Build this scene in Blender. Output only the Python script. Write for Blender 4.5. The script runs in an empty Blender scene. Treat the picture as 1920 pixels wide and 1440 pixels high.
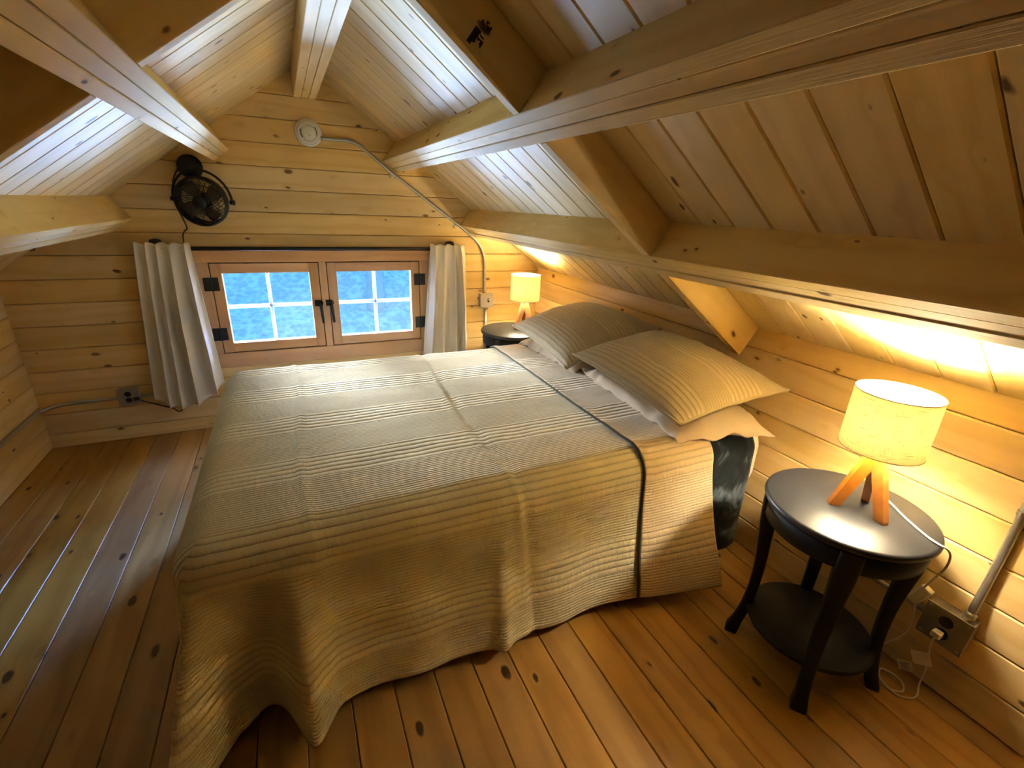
import bpy, bmesh, math, random
from mathutils import Vector, Matrix, noise

random.seed(7)
SC = bpy.context.scene
COL = SC.collection
PI = math.pi

# ------------------------------------------------------------------ camera
cam_d = bpy.data.cameras.new('camera')
cam_d.sensor_fit = 'HORIZONTAL'
cam_d.sensor_width = 36.0
cam_d.lens = 16.489
cam_d.clip_start = 0.02
cam_d.clip_end = 200
cam = bpy.data.objects.new('camera', cam_d)
COL.objects.link(cam)
CR = ((0.9078175, -0.4175400, 0.0390859),
      (-0.1148924, -0.3372661, -0.9343721),
      (0.4033200, 0.8437487, -0.3541483))
rt, up, bk = Vector(CR[0]), -Vector(CR[1]), -Vector(CR[2])
m = Matrix.Identity(4)
for i in range(3):
    m[i][0], m[i][1], m[i][2] = rt[i], up[i], bk[i]
m[0][3], m[1][3], m[2][3] = 0.0, 0.0, 1.5
cam.matrix_world = m
SC.camera = cam

# ------------------------------------------------------------------ world, daylight, exposure
SKY_STRENGTH = 0.78
BULB_NEAR, BULB_FAR = 330.0, 210.0
DAY_UP_W = 1150.0
DAY_DOWN_W = 420.0
BED_FILL_W = 38.0
EXPOSURE = 1.8
SC.view_settings.view_transform = 'Standard'
SC.view_settings.look = 'None'
SC.view_settings.exposure = EXPOSURE
SC.view_settings.gamma = 1.0
SC.view_settings.use_curve_mapping = False
SC.cycles.use_denoising = True
SC.cycles.use_adaptive_sampling = True
SC.cycles.adaptive_threshold = 0.03
SC.cycles.max_bounces = 7
SC.cycles.diffuse_bounces = 5
SC.cycles.sample_clamp_indirect = 40.0

world = bpy.data.worlds.new('dusk_sky')
SC.world = world
world.use_nodes = True
bg = world.node_tree.nodes['Background']
bg.inputs[0].default_value = (0.13, 0.50, 1.0, 1)
bg.inputs[1].default_value = SKY_STRENGTH


def area_light(name, loc, target, size, size_y, watts, color, spread=180.0):
    d = bpy.data.lights.new(name, 'AREA')
    d.shape = 'RECTANGLE'
    d.size, d.size_y, d.energy, d.color = size, size_y, watts, color
    d.spread = math.radians(spread)
    o = bpy.data.objects.new(name, d)
    COL.objects.link(o)
    o.location = loc
    o.rotation_euler = (Vector(target) - Vector(loc)).to_track_quat('-Z', 'Y').to_euler()
    return o


# added unseen lamps that strengthen the window's daylight from the bright ground below it and from the sky above it
area_light('added_ground_light', (0.55, 5.3, -0.95), (0.2, 3.47, 0.8), 4.6, 1.3, DAY_UP_W, (0.36, 0.54, 1.0))
area_light('added_sky_light', (1.6, 5.0, 2.6), (-0.1, 3.47, 0.8), 2.0, 1.4, DAY_DOWN_W, (0.22, 0.39, 1.0), 60.0)

area_light('added_bed_fill', (-1.4, 8.4, 2.0), (0.2, 3.47, 0.85), 2.0, 1.0, BED_FILL_W, (0.92, 0.92, 0.95), 34.0)  # added lamp out of view, aimed through the window to brighten the bed

# ------------------------------------------------------------------ helpers


class NT:
    """small helper to wire node trees"""

    def __init__(self, name):
        self.m = bpy.data.materials.new(name)
        self.m.use_nodes = True
        self.t = self.m.node_tree
        self.t.nodes.clear()
        self.out = self.t.nodes.new('ShaderNodeOutputMaterial')

    def n(self, typ, **kw):
        nd = self.t.nodes.new('ShaderNode' + typ)
        ins = kw.pop('ins', {})
        for k, v in kw.items():
            setattr(nd, k, v)
        for k, v in ins.items():
            self.set(nd, k, v)
        return nd

    def set(self, nd, k, v):
        s = nd.inputs[k]
        if isinstance(v, bpy.types.NodeSocket):
            self.t.links.new(v, s)
        elif hasattr(v, 'outputs'):
            self.t.links.new(v.outputs[0], s)
        else:
            if isinstance(v, (tuple, list)) and len(v) == 3 and s.type == 'RGBA':
                v = (*v, 1)
            s.default_value = v

    def math(self, op, a, b=0.0, c=0.0, clamp=False):
        nd = self.n('Math', operation=op, use_clamp=clamp)
        for i, v in enumerate((a, b, c)):
            self.set(nd, i, v)
        return nd.outputs[0]

    def vmath(self, op, a, b):
        nd = self.n('VectorMath', operation=op)
        self.set(nd, 0, a)
        self.set(nd, 1, b)
        return nd.outputs[0]

    def mix(self, f, a, b, blend='MIX'):
        nd = self.n('MixRGB', blend_type=blend)
        self.set(nd, 0, f)
        self.set(nd, 1, a)
        self.set(nd, 2, b)
        return nd.outputs[0]

    def ramp(self, f, stops):
        nd = self.n('ValToRGB')
        el = nd.color_ramp.elements
        while len(el) < len(stops):
            el.new(0.5)
        for e, (p, c) in zip(el, stops):
            e.position = p
            e.color = (*c, 1) if len(c) == 3 else c
        self.set(nd, 0, f)
        return nd.outputs[0]

    def maprange(self, v, a, b, c=0.0, d=1.0):
        nd = self.n('MapRange', ins={0: v, 1: a, 2: b, 3: c, 4: d})
        return nd.outputs[0]

    def noise(self, vec, scale, detail=3.0, rough=0.5, dist=0.0):
        return self.n('TexNoise', ins={'Vector': vec, 'Scale': scale, 'Detail': detail, 'Roughness': rough, 'Distortion': dist})

    def bump(self, h, strength=0.3, dist=0.002):
        return self.n('Bump', ins={'Strength': strength, 'Distance': dist, 'Height': h}).outputs[0]

    def principled(self, color, rough=0.5, bump=None, metal=0.0, spec=0.5, **extra):
        p = self.n('BsdfPrincipled')
        self.set(p, 'Base Color', color)
        self.set(p, 'Roughness', rough)
        self.set(p, 'Metallic', metal)
        self.set(p, 'Specular IOR Level', spec)
        for k, v in extra.items():
            self.set(p, k.replace('_', ' '), v)
        if bump is not None:
            self.set(p, 'Normal', bump)
        self.t.links.new(p.outputs[0], self.out.inputs[0])
        return p


def wood(name, light, dark, knot, knots=0.55, rough=0.55, grain=1.0, var=0.12, rings=38.0, bump=0.25, spec=0.4, fine=1.0, ksize=1.0):
    """planed softwood: grain runs along the piece's own X, a different cut on every piece"""
    k = NT(name)
    tc = k.n('TexCoord').outputs['Object']
    rnd = k.n('ObjectInfo').outputs['Random']
    off = k.n('CombineXYZ', ins={0: k.math('MULTIPLY', rnd, 91.0), 1: k.math('MULTIPLY', rnd, 37.7), 2: k.math('MULTIPLY', rnd, 53.1)})
    co = k.vmath('ADD', tc, off.outputs[0])
    warp = k.noise(k.vmath('MULTIPLY', co, (7.0, 14.0, 14.0)), 1.0, 3.0)
    cw = k.vmath('ADD', co, k.vmath('MULTIPLY', warp.outputs['Color'], (0.035, 0.035, 0.035)))
    # knots
    flat = k.vmath('MULTIPLY', cw, (6.5, 13.0, 13.0))
    vor = k.n('TexVoronoi', ins={'Vector': flat, 'Scale': 1.0, 'Randomness': 1.0})
    gate = k.maprange(k.n('SeparateColor', ins={0: vor.outputs['Color']}).outputs[0], 1.0 - knots, 1.0 - knots + 0.02)
    siz = k.math('MULTIPLY_ADD', k.math('POWER', k.n('SeparateColor', ins={0: vor.outputs['Color']}).outputs[1], 1.7), 0.12 * ksize, 0.065 * ksize)
    kd = k.math('MULTIPLY', k.math('SUBTRACT', 1.0, k.math('DIVIDE', vor.outputs['Distance'], siz), clamp=True), gate)
    core = k.maprange(kd, 0.0, 0.35)
    halo = k.math('MULTIPLY', k.math('SUBTRACT', 1.0, k.math('MULTIPLY', vor.outputs['Distance'], 3.4), clamp=True), gate)
    # grain
    sep = k.n('SeparateXYZ', ins={0: cw})
    slow = k.noise(k.vmath('MULTIPLY', co, (0.9, 7.0, 7.0)), 1.0, 3.0)
    ph = k.math('ADD', k.math('MULTIPLY', k.math('ADD', sep.outputs[1], k.math('MULTIPLY', sep.outputs[2], 0.6)), rings),
                k.math('ADD', k.math('MULTIPLY', slow.outputs[0], 9.0), k.math('MULTIPLY', halo, 2.2)))
    ringv = k.math('MULTIPLY_ADD', k.math('SINE', k.math('MULTIPLY', ph, 2.2)), 0.5, 0.5)
    fib = k.noise(k.vmath('MULTIPLY', co, (6.0, 190.0, 190.0)), 1.0, 3.0, 0.6)
    g = k.math('ADD', k.math('MULTIPLY', k.math('POWER', ringv, 2.0), 0.55 * grain),
               k.math('ADD', k.math('MULTIPLY', fib.outputs[0], 0.35 * fine), k.math('MULTIPLY', halo, 0.10)))
    g = k.math('SUBTRACT', g, 0.12, clamp=True)
    base = k.mix(g, light, dark)
    vary = k.math('MULTIPLY_ADD', k.math('FRACT', k.math('MULTIPLY', rnd, 17.3)), 2 * var, 1.0 - var)
    tone = k.n('HueSaturation', ins={'Value': vary, 'Saturation': k.math('MULTIPLY_ADD', rnd, 0.2, 0.92), 'Color': base})
    blot = k.noise(co, 3.0, 2.0)
    col = k.mix(k.maprange(blot.outputs[0], 0.45, 0.75, 0.0, 0.28), tone.outputs[0], dark)
    col = k.mix(k.math('MULTIPLY', core, 0.92), col, knot)
    h = k.math('ADD', k.math('MULTIPLY', fib.outputs[0], 0.6), k.math('MULTIPLY', ringv, 0.3))
    k.principled(col, rough, k.bump(h, bump, 0.0015), spec=spec)
    return k.m


def plain(name, color, rough=0.5, metal=0.0, spec=0.5, speck=0.06, scale=60.0, bump=0.0):
    k = NT(name)
    tc = k.n('TexCoord').outputs['Object']
    n = k.noise(tc, scale, 3.0)
    dk = tuple(c * (1 - 3 * speck) for c in color)
    col = k.mix(n.outputs[0], color, dk)
    k.principled(col, rough, k.bump(n.outputs[0], bump, 0.001) if bump else None, metal, spec)
    return k.m


def link(o, parent=None):
    COL.objects.link(o)
    if parent is not None:
        o.parent = parent
    return o


def obj(name, me, mat=None, parent=None, smooth=False):
    if isinstance(me, bmesh.types.BMesh):
        bm = me
        me = bpy.data.meshes.new(name)
        bm.to_mesh(me)
        bm.free()
    if mat is not None and not me.materials:
        me.materials.append(mat)
    if smooth:
        for p in me.polygons:
            p.use_smooth = True
    return link(bpy.data.objects.new(name, me), parent)


def tag(o, label=None, cat=None, group=None, kind=None):
    for k_, v in (('label', label), ('category', cat), ('group', group), ('kind', kind)):
        if v:
            o[k_] = v
    return o


def empty(name, loc=(0, 0, 0), rz=0.0, label=None, cat=None, group=None):
    o = bpy.data.objects.new(name, None)
    o.empty_display_size = 0.1
    COL.objects.link(o)
    o.location = loc
    o.rotation_euler = (0, 0, rz)
    return tag(o, label, cat, group)


def copy_tree(o, parent=None):
    c = o.copy()
    link(c, parent)
    for ch in list(o.children):
        copy_tree(ch, c)
    return c


def box_into(bm, c, s, M=None):
    """axis box with centre c and sizes s, optionally transformed"""
    vs = []
    for dx in (-.5, .5):
        for dy in (-.5, .5):
            for dz in (-.5, .5):
                v = Vector((c[0] + dx * s[0], c[1] + dy * s[1], c[2] + dz * s[2]))
                vs.append(bm.verts.new(M @ v if M else v))
    for f in ((0, 1, 3, 2), (4, 6, 7, 5), (0, 4, 5, 1), (2, 3, 7, 6), (0, 2, 6, 4), (1, 5, 7, 3)):
        bm.faces.new([vs[i] for i in f])
    return vs


def bevel_all(bm, w, seg=1):
    bmesh.ops.bevel(bm, geom=list(bm.edges), offset=w, segments=seg, affect='EDGES', profile=0.5)


def boxmesh(c, s, bev=0.0, seg=1):
    bm = bmesh.new()
    box_into(bm, c, s)
    if bev:
        bevel_all(bm, bev, seg)
    return bm


def lathe_into(bm, prof, seg=32, c=(0, 0, 0), M=None):
    """prof: list of (r, z); closed at ends if r is 0"""
    rings = []
    for r, z in prof:
        if r < 1e-6:
            v = Vector((c[0], c[1], c[2] + z))
            rings.append([bm.verts.new(M @ v if M else v)])
        else:
            ring = []
            for i in range(seg):
                a = 2 * PI * i / seg
                v = Vector((c[0] + r * math.cos(a), c[1] + r * math.sin(a), c[2] + z))
                ring.append(bm.verts.new(M @ v if M else v))
            rings.append(ring)
    for A, B in zip(rings, rings[1:]):
        for i in range(seg):
            j = (i + 1) % seg
            if len(A) == 1 and len(B) == 1:
                continue
            if len(A) == 1:
                bm.faces.new((A[0], B[i], B[j]))
            elif len(B) == 1:
                bm.faces.new((A[i], A[j], B[0]))
            else:
                bm.faces.new((A[i], A[j], B[j], B[i]))
    bmesh.ops.recalc_face_normals(bm, faces=bm.faces)


def lathe(prof, seg=32, c=(0, 0, 0), M=None):
    bm = bmesh.new()
    lathe_into(bm, prof, seg, c, M)
    return bm


def smooth_path(pts, n=6):
    P = [Vector(p) for p in pts]
    if len(P) < 3:
        return P
    out = []
    for i in range(len(P) - 1):
        p0 = P[max(i - 1, 0)]
        p1, p2 = P[i], P[i + 1]
        p3 = P[min(i + 2, len(P) - 1)]
        for k in range(n):
            t = k / n
            out.append(0.5 * ((2 * p1) + (-p0 + p2) * t + (2 * p0 - 5 * p1 + 4 * p2 - p3) * t * t + (-p0 + 3 * p1 - 3 * p2 + p3) * t ** 3))
    out.append(P[-1])
    return out


def tube_into(bm, pts, r, seg=8, cap=True, flat=None):
    P = [Vector(p) for p in pts]
    rad = r if isinstance(r, (list, tuple)) else [r] * len(P)
    prev = None
    rings = []
    for i, p in enumerate(P):
        d = (P[min(i + 1, len(P) - 1)] - P[max(i - 1, 0)]).normalized()
        if prev is None:
            u = d.orthogonal().normalized()
        else:
            u = (prev - d * prev.dot(d))
            u = u.normalized() if u.length > 1e-6 else d.orthogonal().normalized()
        prev = u
        w = d.cross(u)
        rings.append([bm.verts.new(p + (u * math.cos(2 * PI * k / seg) + w * math.sin(2 * PI * k / seg)) * rad[i]) for k in range(seg)])
    for A, B in zip(rings, rings[1:]):
        for k in range(seg):
            j = (k + 1) % seg
            bm.faces.new((A[k], A[j], B[j], B[k]))
    if cap:
        bm.faces.new(rings[0][::-1])
        bm.faces.new(rings[-1])


def tube(pts, r, seg=8, smooth=0):
    bm = bmesh.new()
    tube_into(bm, smooth_path(pts, smooth) if smooth else pts, r, seg)
    return bm


_plank_cache = {}


def plank_mesh(L, W, T, ch, mat):
    """board with chamfered long edges on the seen face (+Z), length along X, origin in its middle"""
    key = (round(L, 4), round(W, 4), round(T, 4), round(ch, 4), mat.name)
    if key in _plank_cache:
        return _plank_cache[key]
    w, t = W / 2, T / 2
    prof = [(-w, -t), (w, -t), (w, t - ch), (w - ch, t), (-w + ch, t), (-w, t - ch)]
    vs = [(x, y, z) for x in (-L / 2, L / 2) for y, z in prof]
    n = len(prof)
    fs = [tuple(range(n))[::-1], tuple(range(n, 2 * n))] + [(i, (i + 1) % n, n + (i + 1) % n, n + i) for i in range(n)]
    me = bpy.data.meshes.new('plank')
    me.from_pydata(vs, [], fs)
    me.materials.append(mat)
    _plank_cache[key] = me
    return me


def plank(parent, L, W, T, mat, centre, ex, ez, ch=0.003, name='plank'):
    ex, ez = Vector(ex).normalized(), Vector(ez).normalized()
    ey = ez.cross(ex)
    o = link(bpy.data.objects.new(name, plank_mesh(L, W, T, ch, mat)), parent)
    M = Matrix.Identity(4)
    for i in range(3):
        M[i][0], M[i][1], M[i][2], M[i][3] = ex[i], ey[i], ez[i], centre[i]
    o.matrix_basis = M
    return o


def poly_board(parent, poly, y, T, mat, ch=0.003, name='plank'):
    """board of the end wall: polygon in x,z; seen face at y looking to -y; origin at its own middle"""
    cx = sum(p[0] for p in poly) / len(poly)
    cz = sum(p[1] for p in poly) / len(poly)
    bm = bmesh.new()
    inset = []
    for x, z in poly:
        inset.append((x, z + (ch if z < cz else -ch)))
    f0 = [bm.verts.new((x - cx, z - cz, 0)) for x, z in inset]
    f1 = [bm.verts.new((x - cx, z - cz, -ch)) for x, z in poly]
    f2 = [bm.verts.new((x - cx, z - cz, -T)) for x, z in poly]
    n = len(poly)
    bm.faces.new(f0)
    bm.faces.new(f2[::-1])
    for A, B in ((f0, f1), (f1, f2)):
        for i in range(n):
            bm.faces.new((A[i], B[i], B[(i + 1) % n], A[(i + 1) % n]))
    bmesh.ops.recalc_face_normals(bm, faces=bm.faces)
    o = obj(name, bm, mat, parent)
    # local x -> world x, local y -> world z, local z -> world -y
    o.matrix_basis = Matrix(((1, 0, 0, cx), (0, 0, -1, y), (0, 1, 0, cz), (0, 0, 0, 1)))
    return o


# ------------------------------------------------------------------ materials
M_WALL = wood('pine_wall', (0.74, 0.535, 0.245), (0.58, 0.36, 0.11), (0.15, 0.06, 0.018), knots=0.75, rough=0.5, grain=0.75, rings=26)
M_CEIL = wood('pine_ceiling', (0.76, 0.575, 0.255), (0.58, 0.38, 0.12), (0.10, 0.042, 0.016), knots=0.98, rough=0.55, grain=0.6, rings=26)
M_BEAM = wood('spruce_beam', (0.77, 0.58, 0.255), (0.58, 0.375, 0.12), (0.10, 0.042, 0.016), knots=0.95, rough=0.7, grain=0.7, rings=22, bump=0.6)
M_FLOOR = wood('stained_pine_floor', (0.44, 0.248, 0.068), (0.26, 0.122, 0.027), (0.040, 0.012, 0.004), ksize=1.3, knots=0.8, rough=0.36, grain=0.85, rings=24, var=0.14, spec=0.5)
M_SASH = wood('window_pine', (0.66, 0.40, 0.22), (0.50, 0.27, 0.12), (0.14, 0.06, 0.02), knots=0.10, rough=0.5, grain=0.6)
M_LAMPWOOD = wood('lamp_wood', (0.36, 0.135, 0.035), (0.26, 0.08, 0.018), (0.2, 0.05, 0.01), knots=0.0, rough=0.35, grain=0.5, rings=60, var=0.03)
M_GAP = plain('dark_joint', (0.05, 0.022, 0.008), 0.9)
M_BLACK = plain('black_paint', (0.008, 0.008, 0.009), 0.5, speck=0.02, spec=0.3)
M_TABLE = plain('black_table_lacquer', (0.018, 0.020, 0.024), 0.40, speck=0.03, spec=0.6)
M_IRON = plain('black_iron', (0.008, 0.008, 0.009), 0.5, speck=0.02)
M_FAN = plain('black_fan_plastic', (0.012, 0.010, 0.009), 0.4, speck=0.02)
M_WHITE = plain('white_plastic', (0.78, 0.77, 0.74), 0.4, speck=0.02)
M_STEEL = plain('galvanised_steel', (0.56, 0.55, 0.52), 0.38, metal=0.85, speck=0.08, scale=90)
M_CORD = plain('white_cord', (0.72, 0.68, 0.58), 0.5, speck=0.02)
M_DARKCORD = plain('brown_cord', (0.035, 0.018, 0.010), 0.5, speck=0.02)
M_INK = plain('stamp_ink', (0.03, 0.012, 0.015), 0.8, speck=0.05)
M_PAPER = plain('paper_label', (0.80, 0.72, 0.58), 0.8, speck=0.03)


def fabric(name, light, dark, scale, bumpd=0.002, strength=0.6, sheen=0.3, stripes=None, rough=0.9, blot=0.3):
    """woven or quilted cloth; stripes = (wide spacing, fine spacing, band period, band share) of stitched channels along UV x"""
    k = NT(name)
    uv = k.n('UVMap').outputs[0]
    tco = k.n('TexCoord').outputs['Object']
    wv = k.noise(tco, scale, 3.0, 0.7)
    h = k.math('MULTIPLY', wv.outputs[0], 0.25)
    col = k.mix(k.maprange(k.noise(tco, 4.0, 3.0).outputs[0], 0.35, 0.7, 0, blot), light, dark)
    if stripes:
        wide, fine, period, share = stripes
        wob = k.noise(k.vmath('MULTIPLY', uv, (7.0, 7.0, 1.0)), 1.0, 2.0)
        sep = k.n('SeparateXYZ', ins={0: uv})
        y = k.math('ADD', sep.outputs[1], k.math('MULTIPLY', wob.outputs[0], 0.004))
        w1 = k.math('ABSOLUTE', k.math('SINE', k.math('MULTIPLY', y, PI / wide)))
        w2 = k.math('ABSOLUTE', k.math('SINE', k.math('MULTIPLY', y, PI / fine)))
        w1 = k.math('POWER', w1, 0.45)
        w2 = k.math('MULTIPLY', k.math('POWER', w2, 0.5), 0.6)
        band = k.maprange(k.math('FRACT', k.math('DIVIDE', y, period)), share - 0.015, share + 0.015)
        ch = k.n('MixRGB', ins={0: band, 1: w1, 2: w2}).outputs[0]
        pk = k.noise(k.vmath('MULTIPLY', uv, (75.0, 28.0, 1.0)), 1.0, 2.0, 0.5, 0.4)
        pk2 = k.noise(k.vmath('MULTIPLY', uv, (22.0, 12.0, 1.0)), 1.0, 3.0, 0.5, 0.3)
        h = k.math('ADD', h, k.math('ADD', k.math('MULTIPLY', ch, 1.3), k.math('ADD', k.math('MULTIPLY', pk.outputs[0], 0.75), k.math('MULTIPLY', pk2.outputs[0], 0.8))))
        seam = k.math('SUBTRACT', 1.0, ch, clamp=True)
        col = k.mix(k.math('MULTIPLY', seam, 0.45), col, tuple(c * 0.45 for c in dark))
    k.principled(col, rough, k.bump(h, strength, bumpd), spec=0.15, Sheen_Weight=sheen)
    return k.m


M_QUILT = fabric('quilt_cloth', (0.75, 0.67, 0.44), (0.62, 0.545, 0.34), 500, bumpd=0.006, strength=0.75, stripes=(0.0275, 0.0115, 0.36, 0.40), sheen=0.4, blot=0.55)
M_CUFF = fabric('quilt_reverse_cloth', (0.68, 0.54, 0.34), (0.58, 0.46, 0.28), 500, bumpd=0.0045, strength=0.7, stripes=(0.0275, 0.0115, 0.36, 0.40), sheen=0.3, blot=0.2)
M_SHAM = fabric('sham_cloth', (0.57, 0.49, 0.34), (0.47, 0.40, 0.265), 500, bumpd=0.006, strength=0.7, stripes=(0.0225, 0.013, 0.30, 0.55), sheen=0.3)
M_CASE = fabric('pillowcase_cloth', (0.57, 0.46, 0.33), (0.47, 0.37, 0.25), 350, bumpd=0.002, strength=0.5, blot=0.4)
M_SHEET = fabric('sheet_cloth', (0.80, 0.76, 0.66), (0.74, 0.68, 0.56), 400)
M_CURTAIN = fabric('linen_curtain', (0.70, 0.64, 0.54), (0.60, 0.53, 0.43), 260, strength=0.5)
M_PIPING = plain('dark_piping', (0.06, 0.055, 0.03), 0.9)

# crushed velvet blanket
k = NT('velvet_blanket')
tco = k.n('TexCoord').outputs['Object']
n1 = k.noise(k.vmath('MULTIPLY', tco, (11.0, 9.0, 7.0)), 1.0, 4.0, 0.55, 0.6)
c = k.ramp(n1.outputs[0], [(0.42, (0.003, 0.005, 0.008)), (0.54, (0.014, 0.022, 0.030)), (0.68, (0.15, 0.19, 0.23))])  # pale blue-grey end paints the velvet's highlights into the colour
k.principled(c, 0.8, k.bump(n1.outputs[0], 0.5, 0.01), spec=0.2, Sheen_Weight=0.08)
M_VELVET = k.m

# lamp shade linen, lets the bulb glow through
k = NT('lampshade_linen')
tco = k.n('TexCoord').outputs['Object']
cyl = k.n('SeparateXYZ', ins={0: tco})
ang = k.math('ARCTAN2', cyl.outputs[1], cyl.outputs[0])
cv = k.n('CombineXYZ', ins={0: k.math('MULTIPLY', ang, 0.10), 1: cyl.outputs[2], 2: 0.0}).outputs[0]
thr = k.noise(k.vmath('MULTIPLY', cv, (22.0, 420.0, 1.0)), 1.0, 2.0)
thr2 = k.noise(k.vmath('MULTIPLY', cv, (330.0, 26.0, 1.0)), 1.0, 2.0)
dk = k.math('MAXIMUM', k.maprange(thr.outputs[0], 0.58, 0.72, 0, 0.75), k.maprange(thr2.outputs[0], 0.62, 0.75, 0, 0.6))
c = k.mix(dk, (0.80, 0.74, 0.34), (0.14, 0.07, 0.025))
d1 = k.n('BsdfDiffuse', ins={0: c})
d2 = k.n('BsdfTranslucent', ins={0: c})
mx = k.n('MixShader', ins={0: 0.034, 1: d1.outputs[0], 2: d2.outputs[0]})
k.t.links.new(mx.outputs[0], k.out.inputs[0])
M_SHADE = k.m
M_SHADEIN = plain('shade_lining', (0.88, 0.88, 0.88), 0.8, speck=0.01)

# glowing bulb
def bulb_mat(strength):
    b_ = NT('warm_bulb')
    e_ = b_.n('Emission', ins={0: (1.0, 0.85, 0.60), 1: strength})
    b_.t.links.new(e_.outputs[0], b_.out.inputs[0])
    return b_.m


M_BULB, M_BULB_FAR = bulb_mat(BULB_NEAR), bulb_mat(BULB_FAR)

# window glass
k = NT('window_glass')
fr = k.n('Fresnel', ins={0: 1.45})
tr = k.n('BsdfTransparent', ins={0: (0.93, 0.97, 1.0)})
gl = k.n('BsdfGlossy', ins={0: (1, 1, 1), 1: 0.02})
mx = k.n('MixShader', ins={0: fr.outputs[0], 1: tr.outputs[0], 2: gl.outputs[0]})
k.t.links.new(mx.outputs[0], k.out.inputs[0])
M_GLASS = k.m

# leaf littered hillside, tree bark
k = NT('leaf_litter')
tco = k.n('TexCoord').outputs['Object']
n1 = k.noise(tco, 5.0, 5.0, 0.7, 0.6)
v1 = k.n('TexVoronoi', ins={'Vector': tco, 'Scale': 11.0})
hh = k.math('ADD', n1.outputs[0], k.math('MULTIPLY', v1.outputs['Distance'], 0.6))
c = k.ramp(hh, [(0.45, (0.42, 0.40, 0.38)), (0.75, (0.52, 0.50, 0.47)), (1.0, (0.68, 0.66, 0.63))])
k.principled(c, 0.9, k.bump(hh, 0.8, 0.05), spec=0.1)
M_HILL = k.m
M_BARK = plain('pale_bark', (0.60, 0.58, 0.54), 0.9, speck=0.12, scale=14, bump=0.5)

# ------------------------------------------------------------------ the room
XC, ZA, SL = 0.2025, 2.247, 0.734
TH = math.atan(SL)
CT, ST = math.cos(TH), math.sin(TH)
XL, XR, YF, YB = -1.4385, 1.8435, 3.468, -2.2
ZK = ZA - SL * (XR - XC)
SLOPE = (XR - XC) / CT
G = 0.0025


def slope_pt(side, s, d, y):
    """side +1 lamp side, -1 other; s down the slope from the peak, d inward from the boards"""
    return Vector((XC + side * (s * CT - d * ST), y, ZA - s * ST - d * CT))


# floor
floor = obj('floor', boxmesh(((XL + XR) / 2, (YF + YB) / 2, -0.045), (XR - XL + 0.3, YF - YB + 0.3, 0.04)), M_GAP)
tag(floor, kind='structure')
x = 0.023 - 0.1335 * 11
while x < XR:
    x1 = min(x + 0.1335, XR + 0.01)
    x0 = max(x, XL - 0.01)
    if x1 - x0 > 0.02:
        plank(floor, YF - YB + 0.02, x1 - x0 - G, 0.024, M_FLOOR, ((x0 + x1) / 2, (YF + YB) / 2, -0.012), (0, 1, 0), (0, 0, 1), 0.0025)
    x += 0.1335

# knee walls
ZJ = [0.0, 0.138, 0.272, 0.407, 0.543, 0.681, 0.816, 0.949, ZK + 0.02]
for nm, xx, nx in (('wall_right', XR, -1), ('wall_left', XL, 1)):
    w = tag(obj(nm, boxmesh((xx - nx * 0.05, (YF + YB) / 2, ZK / 2 + 0.03), (0.06, YF - YB + 0.3, ZK + 0.2)), M_GAP), kind='structure')
    for z0, z1 in zip(ZJ, ZJ[1:]):
        plank(w, YF - YB, z1 - z0 - G, 0.02, M_WALL, (xx - nx * 0.01, (YF + YB) / 2, (z0 + z1) / 2), (0, nx, 0), (nx, 0, 0), 0.005)

# gable walls
RJ = [0.0, 0.09, 0.222, 0.354, 0.487, 0.62, 0.753, 0.886, 1.017, 1.148, 1.275, 1.405, 1.537, 1.667, 1.797, 1.93, 2.06, 2.19, 2.26]
WX0, WX1, WZ0, WZ1 = -0.49, 0.895, 0.4895, 1.1455


def half_width(z):
    return min(XR - XC, (ZA - z) / SL)


def gable_rows(w, y, T, hole, flip):
    for z0, z1 in zip(RJ, RJ[1:]):
        za, zb = z0 + G / 2, min(z1 - G / 2, ZA - 0.003)
        ha, hb = half_width(za) + 0.004, half_width(zb) + 0.004

        def row(xa0, xa1, xb0, xb1):
            pl = [(xa0, za), (xa1, za)]
            if za < ZK < zb and xa1 > XC + 1.5:
                pl.append((xa1, ZK))
            pl += [(xb1, zb), (xb0, zb)]
            if za < ZK < zb and xa0 < XC - 1.5:
                pl.append((xa0, ZK))
            poly_board(w, pl, y, T, M_WALL, 0.004)
        if hole and zb > WZ0 and za < WZ1:
            row(XC - ha, WX0, XC - hb, WX0)
            row(WX1, XC + ha, WX1, XC + hb)
        else:
            row(XC - ha, XC + ha, XC - hb, XC + hb)


def gable_slab(name, y0, y1, hole):
    bm = bmesh.new()
    out = [(XL - 0.1, -0.1), (XR + 0.1, -0.1), (XR + 0.1, ZK + 0.05), (XC, ZA + 0.12), (XL - 0.1, ZK + 0.05)]
    if not hole:
        parts = [out]
    else:
        parts = [[(XL - 0.1, -0.1), (WX0, -0.1), (WX0, 1.9), (XL - 0.1, ZK + 0.05)],
                 [(WX1, -0.1), (XR + 0.1, -0.1), (XR + 0.1, ZK + 0.05), (WX1, 1.85)],
                 [(WX0, -0.1), (WX1, -0.1), (WX1, WZ0), (WX0, WZ0)],
                 [(WX0, WZ1), (WX1, WZ1), (WX1, 1.85), (XC, ZA + 0.12), (WX0, 1.9)]]
    for pl in parts:
        A = [bm.verts.new((px, y0, pz)) for px, pz in pl]
        B = [bm.verts.new((px, y1, pz)) for px, pz in pl]
        n = len(pl)
        bm.faces.new(A)
        bm.faces.new(B[::-1])
        for i in range(n):
            bm.faces.new((A[i], B[i], B[(i + 1) % n], A[(i + 1) % n]))
    bmesh.ops.recalc_face_normals(bm, faces=bm.faces)
    return tag(obj(name, bm, M_GAP), kind='structure')


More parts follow.
